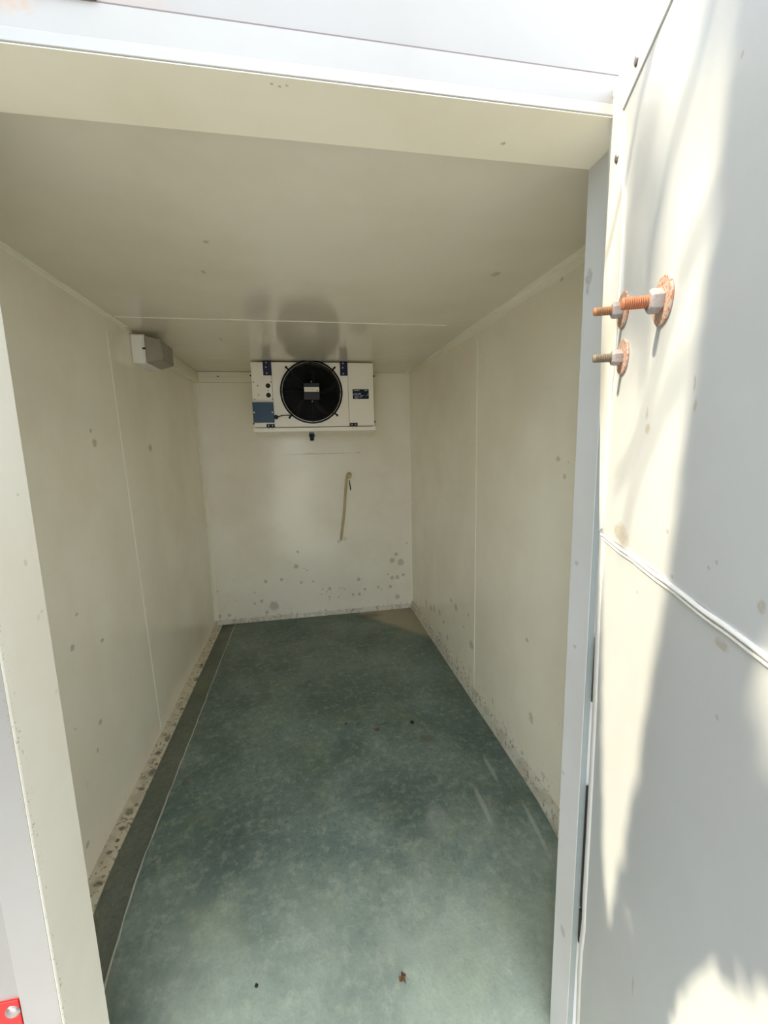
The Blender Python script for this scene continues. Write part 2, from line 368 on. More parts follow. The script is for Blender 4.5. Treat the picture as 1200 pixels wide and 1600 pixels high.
# floor covering: worn green grey sheet
def floor_mat(name, base1, base2, light, corner=True, bump=0.0025):
    m, nt, bs = new_mat(name)
    obv, p, sp = coords(nt, (0, 1))
    n1 = noise(nt, obv, 2.6, 6, 0.62, 0.4)
    n2 = noise(nt, obv, 26, 5, 0.7)
    n3 = noise(nt, obv, 120, 3, 0.6)
    c = mixc(nt, mrange(nt, n1.outputs[0], 0.32, 0.68), base1, base2)
    c = mixc(nt, math_(nt, 'MULTIPLY', mrange(nt, n2.outputs[0], 0.45, 0.72), 0.42), c, light)
    n4 = noise(nt, obv, 55, 4, 0.75)
    c = mixc(nt, math_(nt, 'MULTIPLY', mrange(nt, n4.outputs[0], 0.50, 0.62), 0.30), c, tuple(x * 0.55 for x in base1))
    n5 = noise(nt, obv, 4.5, 4, 0.6)
    c = mixc(nt, math_(nt, 'MULTIPLY', mrange(nt, n5.outputs[0], 0.52, 0.68), 0.30), c, (0.20, 0.235, 0.14))
    c = mixc(nt, math_(nt, 'MULTIPLY', mrange(nt, n3.outputs[0], 0.5, 0.75), 0.35), c, tuple(x * 0.45 for x in base1))
    # paler by the door: daylight from the opening put into the colour
    nb = noise(nt, obv, 5, 5, 0.65)
    door_daylight = math_(nt, 'ADD', mrange(nt, sp.outputs[1], 0.9, 0.0, 0.0, 0.55), math_(nt, 'MULTIPLY', nb.outputs[0], 0.7))
    c = mixc(nt, mrange(nt, door_daylight, 0.45, 1.1, 0.0, 0.6), c, light)
    if corner:
        # unpainted concrete left bare in the far right corner
        nn = noise(nt, obv, 7, 4)
        e = math_(nt, 'ADD', math_(nt, 'MULTIPLY', sp.outputs[0], 1.25), math_(nt, 'MULTIPLY', sp.outputs[1], 1.0))
        e = math_(nt, 'ADD', e, math_(nt, 'MULTIPLY', nn.outputs[0], 0.16))
        c = mixc(nt, mrange(nt, e, 4.10, 4.24, 0.0, 0.85), c, (0.40, 0.35, 0.245))
        f = spots(nt, p, [t for t in FLOOR if t[1] > 0] + [(1.25, 2.55, 0.12, 0.06)])
        c = mixc(nt, math_(nt, 'MULTIPLY', f, 0.45), c, (0.10, 0.055, 0.035))
        # scuffs
        g = spots(nt, p, [(1.42, 0.55, 0.012, 0.10), (1.53, 0.72, 0.012, 0.09), (1.22, 0.52, 0.05, 0.08, 0.5), (1.58, 0.42, 0.01, 0.12)], wobble=0.25)
        c = mixc(nt, math_(nt, 'MULTIPLY', g, 0.45), c, (0.42, 0.43, 0.38))
    nt.links.new(c, bs.inputs['Base Color'])
    nt.links.new(mrange(nt, n2.outputs[0], 0.3, 0.7, 0.42, 0.62), bs.inputs['Roughness'])
    bs.inputs['Specular IOR Level'].default_value = 0.4
    bp = nd(nt, 'ShaderNodeBump'); bp.inputs['Distance'].default_value = bump; bp.inputs['Strength'].default_value = 0.8
    h = math_(nt, 'MULTIPLY_ADD', n3.outputs[0], 0.35, n2.outputs[0])
    nt.links.new(h, bp.inputs['Height']); nt.links.new(bp.outputs[0], bs.inputs['Normal'])
    return m
M['floor'] = floor_mat('green_grey_floor_coating', (0.085, 0.125, 0.108), (0.175, 0.23, 0.20), (0.40, 0.43, 0.32))
M['channel'] = floor_mat('dark_floor_border', (0.10, 0.115, 0.09), (0.17, 0.185, 0.145), (0.26, 0.26, 0.20), corner=False)
M['ground'] = plain('yard_concrete', (0.46, 0.445, 0.41), 0.85, var=0.12, scale=3, bump=0.004)

# ------------------------------------------------------------------ the setting
def struct(o, label, cat='structure'):
    return tag(o, label, cat, kind='structure')

SEAM_Y = 1.235
# floor
def fall(y):
    t = max(0.0, 0.6 - y) / 0.6; return -0.20 * t * t
def slab(bm, x0, x1, zt, zb=-0.09, zt2=None):
    # top surface level, falling towards the threshold for drainage
    zt2 = zt if zt2 is None else zt2
    ys = [(y, fall(y)) for y in (-T + 0.002, -0.09, -0.05, 0.0, 0.05, 0.1, 0.15, 0.2, 0.26, 0.32, 0.38, 0.45, 0.52, 0.6)] + [(L, 0.0)]
    t0 = [bm.verts.new((x0, y, d + zt)) for y, d in ys]; t1 = [bm.verts.new((x1, y, d + zt2)) for y, d in ys]
    b0 = [bm.verts.new((x0, y, d + zb)) for y, d in ys]; b1 = [bm.verts.new((x1, y, d + zb)) for y, d in ys]
    for i in range(len(ys) - 1):
        bm.faces.new((t0[i], t1[i], t1[i + 1], t0[i + 1])); bm.faces.new((b0[i], b0[i + 1], b1[i + 1], b1[i]))
        bm.faces.new((t0[i], t0[i + 1], b0[i + 1], b0[i])); bm.faces.new((t1[i], b1[i], b1[i + 1], t1[i + 1]))
    bm.faces.new((t0[0], b0[0], b1[0], t1[0])); bm.faces.new((t0[-1], t1[-1], b1[-1], b0[-1]))
bm = NB(); slab(bm, -0.1, W + 0.1, -0.003)
floor = struct(obj('floor', bm, M['channel']), 'worn green grey floor of the cold room between the walls', 'floor')
bm = NB(); slab(bm, 0.0, 0.056, 0.010, -0.004, 0.002)
obj('floor_ledge', bm, M['ledge'], floor)['label'] = 'cream stained strip along the foot of the wall'
bm = NB(); slab(bm, 0.155, W, 0.005, -0.004)
obj('floor_sheet', bm, M['floor'], floor)['label'] = 'green grey coated sheet with bare far corner'
bm = NB()
random.seed(3)
pa = []
for i in range(60):
    y = -T + 0.003 + (L + T - 0.01) * i / 59
    pa.append((0.157 + random.uniform(-0.002, 0.002), y, 0.0045 + fall(y)))
tube(bm, pa, [0.0035 * random.choice((1, 1, 0.9, 0.6, 1.1)) for _ in pa], 6)
obj('edge_bead', bm, plain('grey_bead', (0.42, 0.42, 0.36), 0.6), floor)['label'] = 'pale ragged sealant line'

# ceiling
bm = NB(); box(bm, (-0.1, -T + 0.002, H + 0.002), (W + 0.1, L + 0.1, H + 0.26))
ceiling = struct(obj('ceiling', bm, M['facade']), 'glossy enamelled ceiling of the cold room in two panels', 'ceiling')
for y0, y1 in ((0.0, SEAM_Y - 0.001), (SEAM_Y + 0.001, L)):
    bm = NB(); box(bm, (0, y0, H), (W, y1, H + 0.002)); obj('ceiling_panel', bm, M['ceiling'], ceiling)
bm = NB(); box(bm, (0.02, SEAM_Y - 0.005, H - 0.0016), (1.50, SEAM_Y + 0.004, H + 0.001), 0.0004, 1); obj('seam_sealant', bm, M['bead'], ceiling)

def seam_side(x, y_at, parent, s, top):
    """white bead over a panel joint on a side wall; s: +1 faces +X"""
    bm = NB(); random.seed(7)
    n = 24; lo = []; hi = []
    for i in range(n):
        z = 0.03 + (top - 0.03) * i / (n - 1)
        y = y_at(z); wd = 0.0046 + random.uniform(-0.0006, 0.0008)
        lo.append((x, y - wd, z)); hi.append((x, y + wd, z))
    a = [bm.verts.new((p[0] + s * 0.0012, p[1], p[2])) for p in lo]
    b = [bm.verts.new((p[0] + s * 0.0012, p[1], p[2])) for p in hi]
    a0 = [bm.verts.new((p[0] - s * 0.0005, p[1] - 0.001, p[2])) for p in lo]
    b0 = [bm.verts.new((p[0] - s * 0.0005, p[1] + 0.001, p[2])) for p in hi]
    for i in range(n - 1):
        bm.faces.new((a[i], b[i], b[i + 1], a[i + 1]))
        bm.faces.new((a0[i], a[i], a[i + 1], a0[i + 1]))
        bm.faces.new((b[i], b0[i], b0[i + 1], b[i + 1]))
    return obj('seam_sealant', bm, M['bead'], parent)

def side_wall(name, x0, x1, xp0, xp1, mat, label, ytop, ybot):
    bm = NB(); box(bm, (x0, 0.001, -0.31), (x1, L + 0.1, H + 0.001))
    wl = struct(obj(name, bm, M['facade']), label, 'wall')
    for k in (0, 1):
        bm = NB()
        a = (0.0, ybot, ytop, 0.0) if k == 0 else (ybot + 0.001, L, L, ytop + 0.001)
        prism(bm, [(xp0, a[0], 0.0), (xp0, a[1], 0.0), (xp0, a[2], H), (xp0, a[3], H)], (xp1 - xp0, 0, 0))
        obj('wall_panel', bm, mat, wl)
    return wl
wl = side_wall('wall_left', -0.1, -0.003, -0.003, 0.0, M['left'], 'cream enamelled side wall carrying the light fitting', 1.183, 1.288)
seam_side(0.0, lambda z: 1.288 + (1.183 - 1.288) * z / H, wl, 1, 1.93)
wr = side_wall('wall_right', W + 0.003, W + 0.1, W + 0.003, W, M['right'], 'cream enamelled side wall beside the open door leaf', 1.236, 1.236)
seam_side(W, lambda z: 1.236, wr, -1, 1.93)

bm = NB(); box(bm, (-0.003, L + 0.003, -0.31), (W + 0.003, L + 0.1, H + 0.001))
wb = struct(obj('wall_back', bm, M['facade']), 'mould spotted end wall behind the blower unit', 'wall')
bm = NB(); box(bm, (0, L, 0), (W, L + 0.003, H)); obj('wall_panel', bm, M['back'], wb)

# skirtings
bm = NB()
prism(bm, [(W, -T + 0.01, 0.07), (W - 0.004, -T + 0.01, 0.071), (W - 0.010, -T + 0.01, 0.055), (W - 0.020, -T + 0.01, 0.006), (W - 0.020, -T + 0.01, -0.045), (W, -T + 0.01, -0.045)], (0, L + T - 0.02, 0))
struct(obj('baseboard_right', bm, M['skirt']), 'low grubby coved skirting under the wall near the open door leaf', 'skirting')
bm = NB()
prism(bm, [(0.0, L, 0.04), (0.0, L - 0.003, 0.041), (0.0, L - 0.008, 0.030), (0.0, L - 0.014, 0.005), (0.0, L, 0.005)], (W, 0, 0))
struct(obj('baseboard_back', bm, M['skirt']), 'narrow dirty skirting along the end wall', 'skirting')

# thin corner angles
def angle(name, a, b, d1, d2, label, leg=0.022, th=0.0012, mat=None):
    a = Vector(a); b = Vector(b); d1 = Vector(d1); d2 = Vector(d2)
    bm = NB()
    prism(bm, [a, a + d1 * leg, a + d1 * leg + d2 * th, a + d1 * th + d2 * th, a + d2 * leg + d1 * th, a + d2 * leg], b - a)
    return struct(obj(name, bm, mat or M['corner']), label, 'trim')
angle('trim_1', (0, 0, H), (0, 1.40, H), (1, 0, 0), (0, 0, -1), 'thin angle strip where the ceiling meets the wall, before the light fitting', 0.014)
angle('trim_2', (W, 0, H), (W, L, H), (-1, 0, 0), (0, 0, -1), 'thin angle strip between ceiling and wall above the door side', 0.030)
angle('trim_3', (0, L, 0.04), (0, L, 1.92), (1, 0, 0), (0, -1, 0), 'upright angle strip in the rear corner under the trunking', 0.030)
angle('trim_4', (W, L, 0.04), (W, L, H), (-1, 0, 0), (0, -1, 0), 'upright angle strip in the rear corner beyond the skirting', 0.008)

# front wall and door frame
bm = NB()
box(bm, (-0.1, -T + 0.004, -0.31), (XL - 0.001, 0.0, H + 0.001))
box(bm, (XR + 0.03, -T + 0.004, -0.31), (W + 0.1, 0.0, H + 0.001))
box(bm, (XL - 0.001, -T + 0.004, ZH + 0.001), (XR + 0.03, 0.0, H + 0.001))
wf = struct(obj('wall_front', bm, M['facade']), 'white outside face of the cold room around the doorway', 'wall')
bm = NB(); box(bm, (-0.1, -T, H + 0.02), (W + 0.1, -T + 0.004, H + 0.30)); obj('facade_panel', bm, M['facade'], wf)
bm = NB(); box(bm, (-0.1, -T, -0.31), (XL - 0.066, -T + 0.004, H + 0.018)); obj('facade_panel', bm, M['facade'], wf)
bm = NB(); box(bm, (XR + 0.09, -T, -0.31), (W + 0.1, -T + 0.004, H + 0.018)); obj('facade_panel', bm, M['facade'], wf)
# rusty latch keeper at the top of the facade
bm = NB(); box(bm, (0.455, -T - 0.012, 2.047), (0.540, -T, 2.09), 0.002)
lk = obj('latch_keeper', bm, M['rustbit'], wf); lk['label'] = 'brown rusted steel keeper'

# left jamb: reveal lining and the flange on the facade
fy = -T - 0.003
bm = NB()
prism(bm, [(XL - 0.002, 0.0, -0.31), (XL, 0.0, -0.31), (XL, -T, -0.31), (XL - 0.001, fy, -0.31), (XL - 0.003, fy + 0.001, -0.31), (XL - 0.003, -T, -0.31)], (0, 0, ZH + 0.31))
jl = struct(obj('trim_5', bm, M['jl']), 'cream jamb lining on the side of the red plate', 'door frame')
bm = NB()
prism(bm, [(XL - 0.0032, fy, -0.31), (XL - 0.0635, fy, -0.31), (XL - 0.0645, fy + 0.001, -0.31), (XL - 0.0645, -T, -0.31), (XL - 0.0032, -T, -0.31)], (0, 0, ZH + 0.3095))
obj('flange', bm, M['flange'], jl)['label'] = 'white flange lapped over the outside face'
# header: soffit lining and flange with a canted lower lip
bm = NB()
xa = XL - 0.064; xw = XR - XL + 0.064 + 0.094
prism(bm, [(XL, 0.0, ZH), (XL, -T - 0.0045, ZH), (XL, -T - 0.0045, ZH + 0.0015), (XL, 0.0, ZH + 0.0015)], (XR - XL + 0.03, 0, 0))
hdr = struct(obj('trim_6', bm, M['hd']), 'cream door frame header across the top of the opening', 'door frame')
bm = NB()
prism(bm, [(xa, -T - 0.0035, ZH + 0.0016), (xa, fy - 0.003, ZH + 0.0022), (xa, fy - 0.0036, ZH + 0.003), (xa, fy - 0.0004, ZH + 0.0205), (xa, fy, ZH + 0.0215), (xa, fy, ZH + 0.064), (xa, -T, ZH + 0.0645), (xa, -T, ZH + 0.002)], (xw, 0, 0))
obj('flange', bm, M['flange'], hdr)['label'] = 'white flange with a canted lower lip'
bm = NB(); box(bm, (xa, -T - 0.0022, ZH + 0.0643), (xa + xw, -T, ZH + 0.0668))  # pinkish seam line; the shadow gap is put into its dark colour
obj('seam_shadow', bm, plain('pinkish_seam_shadow', (0.20, 0.155, 0.15), 0.7), hdr)['label'] = 'thin dingy pinkish seam line, dark as a shadow gap'
# right jamb: reveal, rebate step, outer flange
bm = NB()
prism(bm, [(XR, 0.0, -0.31), (XR, -0.072, -0.31), (XR + 0.022, -0.080, -0.31), (XR + 0.024, -T, -0.31), (XR + 0.026, fy, -0.31), (XR + 0.086, fy, -0.31), (XR + 0.086, -T, -0.31), (XR + 0.028, -T, -0.31), (XR + 0.028, 0.0, -0.31)], (0, 0, ZH + 0.31))
jr = struct(obj('trim_7', bm, M['jr']), 'pale jamb lining on the hinge side of the doorway', 'door frame')

bm = NB(); prism(bm, [(XR + 0.0012, -0.0728, -0.31), (XR + 0.0010, -0.0740, -0.31), (XR + 0.0120, -0.0786, -0.31), (XR + 0.0125, -0.0765, -0.31)], (0, 0, 1.93))  # grey strip darkens the rebate face, shade put into its colour
obj('shade_strip', bm, plain('shaded_rebate_grey', (0.27, 0.30, 0.29), 0.6), jr)['label'] = 'grey strip painted as shade on the rebate face'

# ------------------------------------------------------------------ door leaf (local x = away from the hinge, local y = into the leaf, z up)
DA = math.radians(67.62)
DU = Vector((-math.cos(DA), -math.sin(DA), 0)); DN = Vector((-math.sin(DA), math.cos(DA), 0))
DH = Vector((1.3379, -0.145, 0))
def dw(u, z, t=0.0, n=0.0):
    """world point on the leaf's inner face, moved t towards the sun and n off the face"""
    return DH + DU * u + Vector((0, 0, z)) + SUN_DIR * t + DN * n
door = empty('door_1', (0, 0, 0))
door.location = DH
door.rotation_euler = (0, 0, math.atan2(DU.y, DU.x))
struct(door, 'open insulated door leaf with three protruding bolts, hinged on the jamb', 'door')
OUT_ = [(-0.022, 2.024), (-0.024, 1.987), (-0.018, 1.889), (-0.014, 1.761), (-0.012, 1.70), (-0.006, 1.605), (0.010, 1.489), (0.024, 1.419), (0.036, 1.34), (0.048, 1.268)]
LOW_ = [(0.048, 1.262), (0.047, 1.187), (0.046, 1.13), (0.053, 1.046), (0.059, 0.935), (0.063, 0.80), (0.066, 0.648), (0.066, 0.512), (0.071, 0.456), (0.061, 0.386), (0.060, 0.313), (0.070, 0.173), (0.072, 0.05)]
INN_ = [(0.050, 1.952), (0.060, 1.877), (0.082, 1.80), (0.088, 1.722), (0.089, 1.67), (0.084, 1.613), (0.080, 1.553), (0.068, 1.487), (0.066, 1.419), (0.063, 1.328), (0.061, 1.275)]
WD = 1.16
def dl(pts, y): return [(u, y, z) for u, z in pts]
def dobj(name, bm, mat, **k): return obj(name, bm, mat, door, local=True, **k)
# core
bm = NB()
core = [(p[0] + 0.012, p[1]) for p in OUT_] + [(p[0] + 0.012, p[1]) for p in LOW_] + [(WD - 0.005, 0.055), (WD - 0.005, 2.02)]
prism(bm, dl(core, 0.003), (0, 0.075, 0)); dobj('leaf_core', bm, M['flash'])
# upper and lower sheets with a folded lip at the seam
bm = NB()
up = [(p[0] - 0.004, p[1]) for p in INN_] + [(0.063, 1.268), (WD, 1.262), (WD, 1.950)]
prism(bm, dl(up, 0.0), (0, 0.004, 0))
dobj('face_sheet', bm, M['door'])
bm = NB()
lw = [(p[0] + 0.026, p[1]) for p in LOW_] + [(WD, 0.05), (WD, 1.256)]
prism(bm, dl(lw, 0.0005), (0, 0.004, 0))
dobj('face_sheet', bm, M['door'])
bm = NB(); random.seed(5)
N = 40
for (z0, y0, th) in ((1.264, -0.0016, 0.0028), (1.2575, -0.0010, 0.0020)):
    pts = [(0.062 + (WD - 0.062) * i / N, y0, z0 + 0.0007 * math.sin(i * 1.3) + random.uniform(-.0004, .0004)) for i in range(N + 1)]
    tube(bm, pts, th, 6)
dobj('sheet_seam', bm, M['flash'], smooth=60)
# edge flashings: top strip, hinge side strip, lower rolled edge
bm = NB()
prism(bm, dl([(-0.0215, 2.0235), (0.051, 1.9535), (WD, 1.9505), (WD, 2.030)], -0.0025), (0, 0.006, 0))
dobj('edge_strip', bm, M['flash'])
bm = NB()
st = [(-0.0225, 2.0225)] + OUT_[1:] + INN_[::-1] + [(0.050, 1.9525)]
prism(bm, dl(st, -0.002), (0, 0.0055, 0))
dobj('edge_strip', bm, M['flash'])
bm = NB()
pts = [(p[0] - 0.0006, -0.0018, p[1]) for p in INN_]
tube(bm, pts, 0.0016, 6); dobj('raised_lip', bm, M['flash'], smooth=60)
bm = NB()
prof = [(0.0, 0.020), (-0.0005, 0.012), (0.002, 0.004), (0.006, -0.001), (0.011, -0.0025), (0.021, -0.0022), (0.028, -0.001), (0.031, 0.0012)]
rows = []
for (u, z) in LOW_:
    rows.append([bm.verts.new((u + a, b, z)) for a, b in prof])
for i in range(len(rows) - 1):
    for k in range(len(prof) - 1):
        bm.faces.new((rows[i][k], rows[i][k + 1], rows[i + 1][k + 1], rows[i + 1][k]))
dobj('rolled_edge', bm, M['flash'], smooth=70)
# short black strips on the hinge side, painted as the shaded gap
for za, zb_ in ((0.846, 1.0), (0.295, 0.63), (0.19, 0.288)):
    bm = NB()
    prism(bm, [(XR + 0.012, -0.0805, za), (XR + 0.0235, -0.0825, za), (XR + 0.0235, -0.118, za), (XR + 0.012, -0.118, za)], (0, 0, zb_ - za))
    gk = obj('dark_gap_strip', bm, M['rubber'], jr); gk['label'] = 'black strip painted as the dark gap beside the jamb'
# rivets
for (u, z) in ((0.110, 1.977), (0.034, 1.893)):
    bm = NB(); lathe(bm, [(0, 0.0075), (0.0015, 0.007), (0.0030, 0.0045), (0.0036, 0.0015)], (u, -0.0025, z), (0, -1, 0), 16)
    dobj('rivet', bm, M['alu'], smooth=60)
# bolts with washers and hex nuts
def bolt(u, z, length, r, rw, nut_r, nut_h, mat, label):
    bm = NB(); pr = [(-0.01, r * 0.9), (0.0, r * 0.9)]
    pitch = 0.0025; d = 0.0
    while d < length - 0.003:
        pr += [(d, r * 0.80), (d + pitch * 0.35, r), (d + pitch * 0.6, r)]; d += pitch
    pr += [(length - 0.001, r * 0.84), (length, r * 0.72), (length + 0.0002, 0.0005)]
    lathe(bm, pr, (u, 0, z), (0, -1, 0), 24)
    b = dobj('bolt', bm, mat, smooth=25); b['label'] = label
    bm = NB()
    n = 40; prf = [(0.0, rw * 0.97), (0.0008, rw), (0.0028, rw), (0.0034, rw * 0.97), (0.0034, r * 1.1), (0.0, r * 1.1)]
    lathe(bm, prf + [prf[0]], (u, -0.0002, z), (0, -1, 0), n, cap=False)
    obj('washer', bm, M['washer'], b, local=True, smooth=30)
    bm = NB()
    rings = [(0.0034, nut_r * 0.95, nut_r * 0.93), (0.0046, nut_r, nut_r), (0.0034 + nut_h * 0.8, nut_r, nut_r), (0.0034 + nut_h, nut_r * 0.86, nut_r * 0.84)]
    vs = []
    for d, ra, rb in rings:
        vs.append([bm.verts.new((u + ra * math.cos(2 * PI * (k + 0.3) / 6), -d, z + ra * math.sin(2 * PI * (k + 0.3) / 6))) for k in range(6)])
    for i in range(3):
        for k in range(6): bm.faces.new((vs[i][k], vs[i][(k + 1) % 6], vs[i + 1][(k + 1) % 6], vs[i + 1][k]))
    bm.faces.new(vs[0]); bm.faces.new(vs[3])
    bmesh.ops.bevel(bm, geom=bm.edges[:], offset=0.0006, segments=1, affect='EDGES')
    obj('nut', bm, M['nut'], b, local=True, smooth=20)
bolt(0.267, 1.602, 0.0486, 0.0076, 0.0290, 0.0150, 0.0150, M['bolt1'], 'orange rusted bolt with the longest thread')
bolt(0.111, 1.635, 0.0450, 0.0066, 0.0265, 0.0125, 0.0150, M['bolt2'], 'brown rusted bolt partly hidden behind the orange one')
bolt(0.123, 1.5615, 0.0450, 0.0066, 0.0265, 0.0125, 0.0150, M['bolt3'], 'greyed lower bolt with a rusty tip')

# ------------------------------------------------------------------ red plate on the facade
rp = empty('hinge_plate', (0.14, -T, 0.36))
tag(rp, 'glossy red metal plate riveted to the facade beside the cream jamb', 'plate')
bm = NB(); box(bm, (0.06, -T - 0.0045, 0.20), (0.2265, -T - 0.0003, 0.450), 0.0012); obj('plate', bm, M['red'], rp)
bm = NB(); lathe(bm, [(0, 0.0125), (0.0012, 0.0122), (0.0040, 0.0090), (0.0055, 0.0045), (0.0058, 0.001)], (0.2155, -T - 0.0045, 0.428), (0, -1, 0), 24)
r0 = obj('rivet', bm, M['alu'], rp, smooth=60); r0['label'] = 'domed silver rivet'

# ------------------------------------------------------------------ blower unit
EY, EX0, EX1 = 2.172, 0.468, 1.283
EZ1, EZ0 = 1.990, 1.566
ev = empty('cooling_unit', (0.875, EY + 0.2, 1.50))
tag(ev, 'white evaporator blower hung from the ceiling with one round black fan grille', 'cooling unit', kind='thing')
FC = Vector((0.8575, EY, 1.796)); FR = 0.205
bm = NB()
box(bm, (EX0 + 0.002, EY + 0.10, EZ0 + 0.002), (EX1 - 0.002, L - 0.06, EZ1 - 0.001))
obj('housing', bm, M['evap'], ev)
def front(x0, x1, name='front_panel'):
    bm = NB(); box(bm, (x0, EY, EZ0), (x1, EY + 0.099, EZ1), 0.0015, 1); return obj(name, bm, M['evap'], ev)
front(EX0, 0.5985); front(1.1075, EX1)
# centre panel with the fan opening
bm = NB()
n = 64; x0, x1 = 0.6005, 1.1055
outer = []
def edge_pt(a):
    c, s = math.cos(a), math.sin(a)
    cx, cz = FC.x, FC.z
    t = 1e9
    if c > 1e-6: t = min(t, (x1 - cx) / c)
    if c < -1e-6: t = min(t, (x0 - cx) / c)
    if s > 1e-6: t = min(t, (EZ1 - cz) / s)
    if s < -1e-6: t = min(t, (EZ0 - cz) / s)
    return (cx + c * t, cz + s * t)
angs = sorted(set([2 * PI * k / n for k in range(n)] + [math.atan2(z - FC.z, x - FC.x) % (2 * PI) for x in (x0, x1) for z in (EZ0, EZ1)]))
RH = min(FR - 0.013, EZ1 - FC.z - 0.004)
A = []; B = []; A2 = []; B2 = []
for a in angs:
    e = edge_pt(a)
    A.append(bm.verts.new((e[0], EY, e[1]))); A2.append(bm.verts.new((e[0], EY + 0.02, e[1])))
    B.append(bm.verts.new((FC.x + RH * math.cos(a), EY, FC.z + RH * math.sin(a)))); B2.append(bm.verts.new((FC.x + RH * math.cos(a), EY + 0.02, FC.z + RH * math.sin(a))))
k = len(angs)
for i in range(k):
    j = (i + 1) % k
    bm.faces.new((A[i], A[j], B[j], B[i])); bm.faces.new((B[i], B[j], B2[j], B2[i])); bm.faces.new((A[j], A[i], A2[i], A2[j]))
obj('front_panel', bm, M['evap'], ev)
# shroud
bm = NB()
rr = [[bm.verts.new((FC.x + RH * math.cos(2 * PI * i / n), y, FC.z + RH * math.sin(2 * PI * i / n))) for i in range(n)] for y in (EY + 0.001, EY + 0.095)]
for i in range(n): bm.faces.new((rr[0][i], rr[0][(i + 1) % n], rr[1][(i + 1) % n], rr[1][i]))
obj('fan_shroud', bm, plain('shroud_metal', (0.16, 0.17, 0.10), 0.4), ev, smooth=60)
bm = NB(); box(bm, (FC.x - 0.2, EY + 0.092, FC.z - 0.2), (FC.x + 0.2, EY + 0.099, FC.z + 0.19)); obj('coil_face', bm, M['coil'], ev)
# fan
bm = NB()
lathe(bm, [(0.0, 0.045), (0.03, 0.045), (0.05, 0.04)], (FC.x, EY + 0.03, FC.z), (0, 1, 0), 24)
for b in range(5):
    a0 = 2 * PI * b / 5 + 0.2
    g = []
    for i in range(7):
        r = 0.04 + (0.180 - 0.04) * i / 6
        row = []
        for j in range(6):
            s = j / 5
            a = a0 + s * (0.95 + 0.15 * i / 6) + 0.25 * (i / 6) ** 2
            y = EY + 0.030 + 0.045 * s + 0.006 * math.sin(s * PI)
            row.append(bm.verts.new((FC.x + r * math.cos(a), y, FC.z + r * math.sin(a))))
        g.append(row)
    for i in range(6):
        for j in range(5): bm.faces.new((g[i][j], g[i + 1][j], g[i + 1][j + 1], g[i][j + 1]))
fan = obj('fan', bm, M['blade'], ev, smooth=50); fan['label'] = 'black five bladed fan behind the grille'
# grille: dished rings on radial ribs, black
bm = NB()
def dish(r): return EY - 0.006 - 0.030 * (1 - (r / FR) ** 2) ** 0.6 if r < FR else EY - 0.006
def ring(r, t, y=None, seg=56):
    yy = dish(r) if y is None else y
    tube(bm, [(FC.x + r * math.cos(2 * PI * i / seg), yy, FC.z + r * math.sin(2 * PI * i / seg)) for i in range(seg)], t, 5, closed=True)
r = 0.066
while r < FR - 0.012:
    ring(r, 0.0014); r += 0.0075
ring(FR, 0.0056, EY - 0.006, 72); ring(FR - 0.013, 0.0026, EY - 0.008, 64)
for q in range(8):
    a = 2 * PI * q / 8 + PI / 2
    tube(bm, [(FC.x + rr_ * math.cos(a), dish(rr_) + 0.0015, FC.z + rr_ * math.sin(a)) for rr_ in (0.03, 0.06, 0.09, 0.12, 0.15, 0.175, 0.192, FR)], 0.0022, 5)
gr = obj('fan_grille', bm, M['black'], ev, smooth=60); gr['label'] = 'round black wire guard'
# clear lacquered highlight ring: bright inner wire
bm = NB(); ring(FR - 0.0085, 0.0011, EY - 0.0095, 72)
obj('guard_ring', bm, M['steel'], gr)['label'] = 'thin bright inner ring'
bm = NB(); box(bm, (FC.x - 0.055, EY - 0.047, FC.z - 0.057), (FC.x + 0.055, EY - 0.036, FC.z + 0.057), 0.008, 3)
hub = obj('motor_plate', bm, plain('blue_black_hub', (0.006, 0.008, 0.014), 0.5), gr)
bm = NB(); box(bm, (FC.x - 0.049, EY - 0.0485, FC.z - 0.002), (FC.x + 0.049, EY - 0.0470, FC.z + 0.027), 0.0005, 1)
lb = obj('maker_label', bm, M['labelc'], gr); lb['label'] = 'cream label with faded orange print'
bm = NB(); random.seed(11)
x = FC.x - 0.043
while x < FC.x + 0.026:
    wd_ = random.uniform(0.003, 0.006)
    for z_ in (0.013, 0.0165, 0.010):
        if random.random() < 0.8: box(bm, (x, EY - 0.0491, FC.z + z_), (x + wd_ * random.uniform(0.6, 1), EY - 0.0485, FC.z + z_ + 0.0022))
    x += wd_ + 0.0014
obj('label_print', bm, M['labelo'], gr)['kind'] = 'stuff'
bm = NB(); lathe(bm, [(0, 0.0045), (0.0008, 0.0045)], (FC.x + 0.036, EY - 0.0485, FC.z + 0.007), (0, -1, 0), 12); obj('label_mark', bm, M['rubber'], gr)
for dz in (0.064, -0.064):
    bm = NB(); lathe(bm, [(0, 0.0048), (0.004, 0.004), (0.005, 0.001)], (FC.x, EY - 0.036, FC.z + dz), (0, -1, 0), 12); obj('screw', bm, M['steel'], gr)
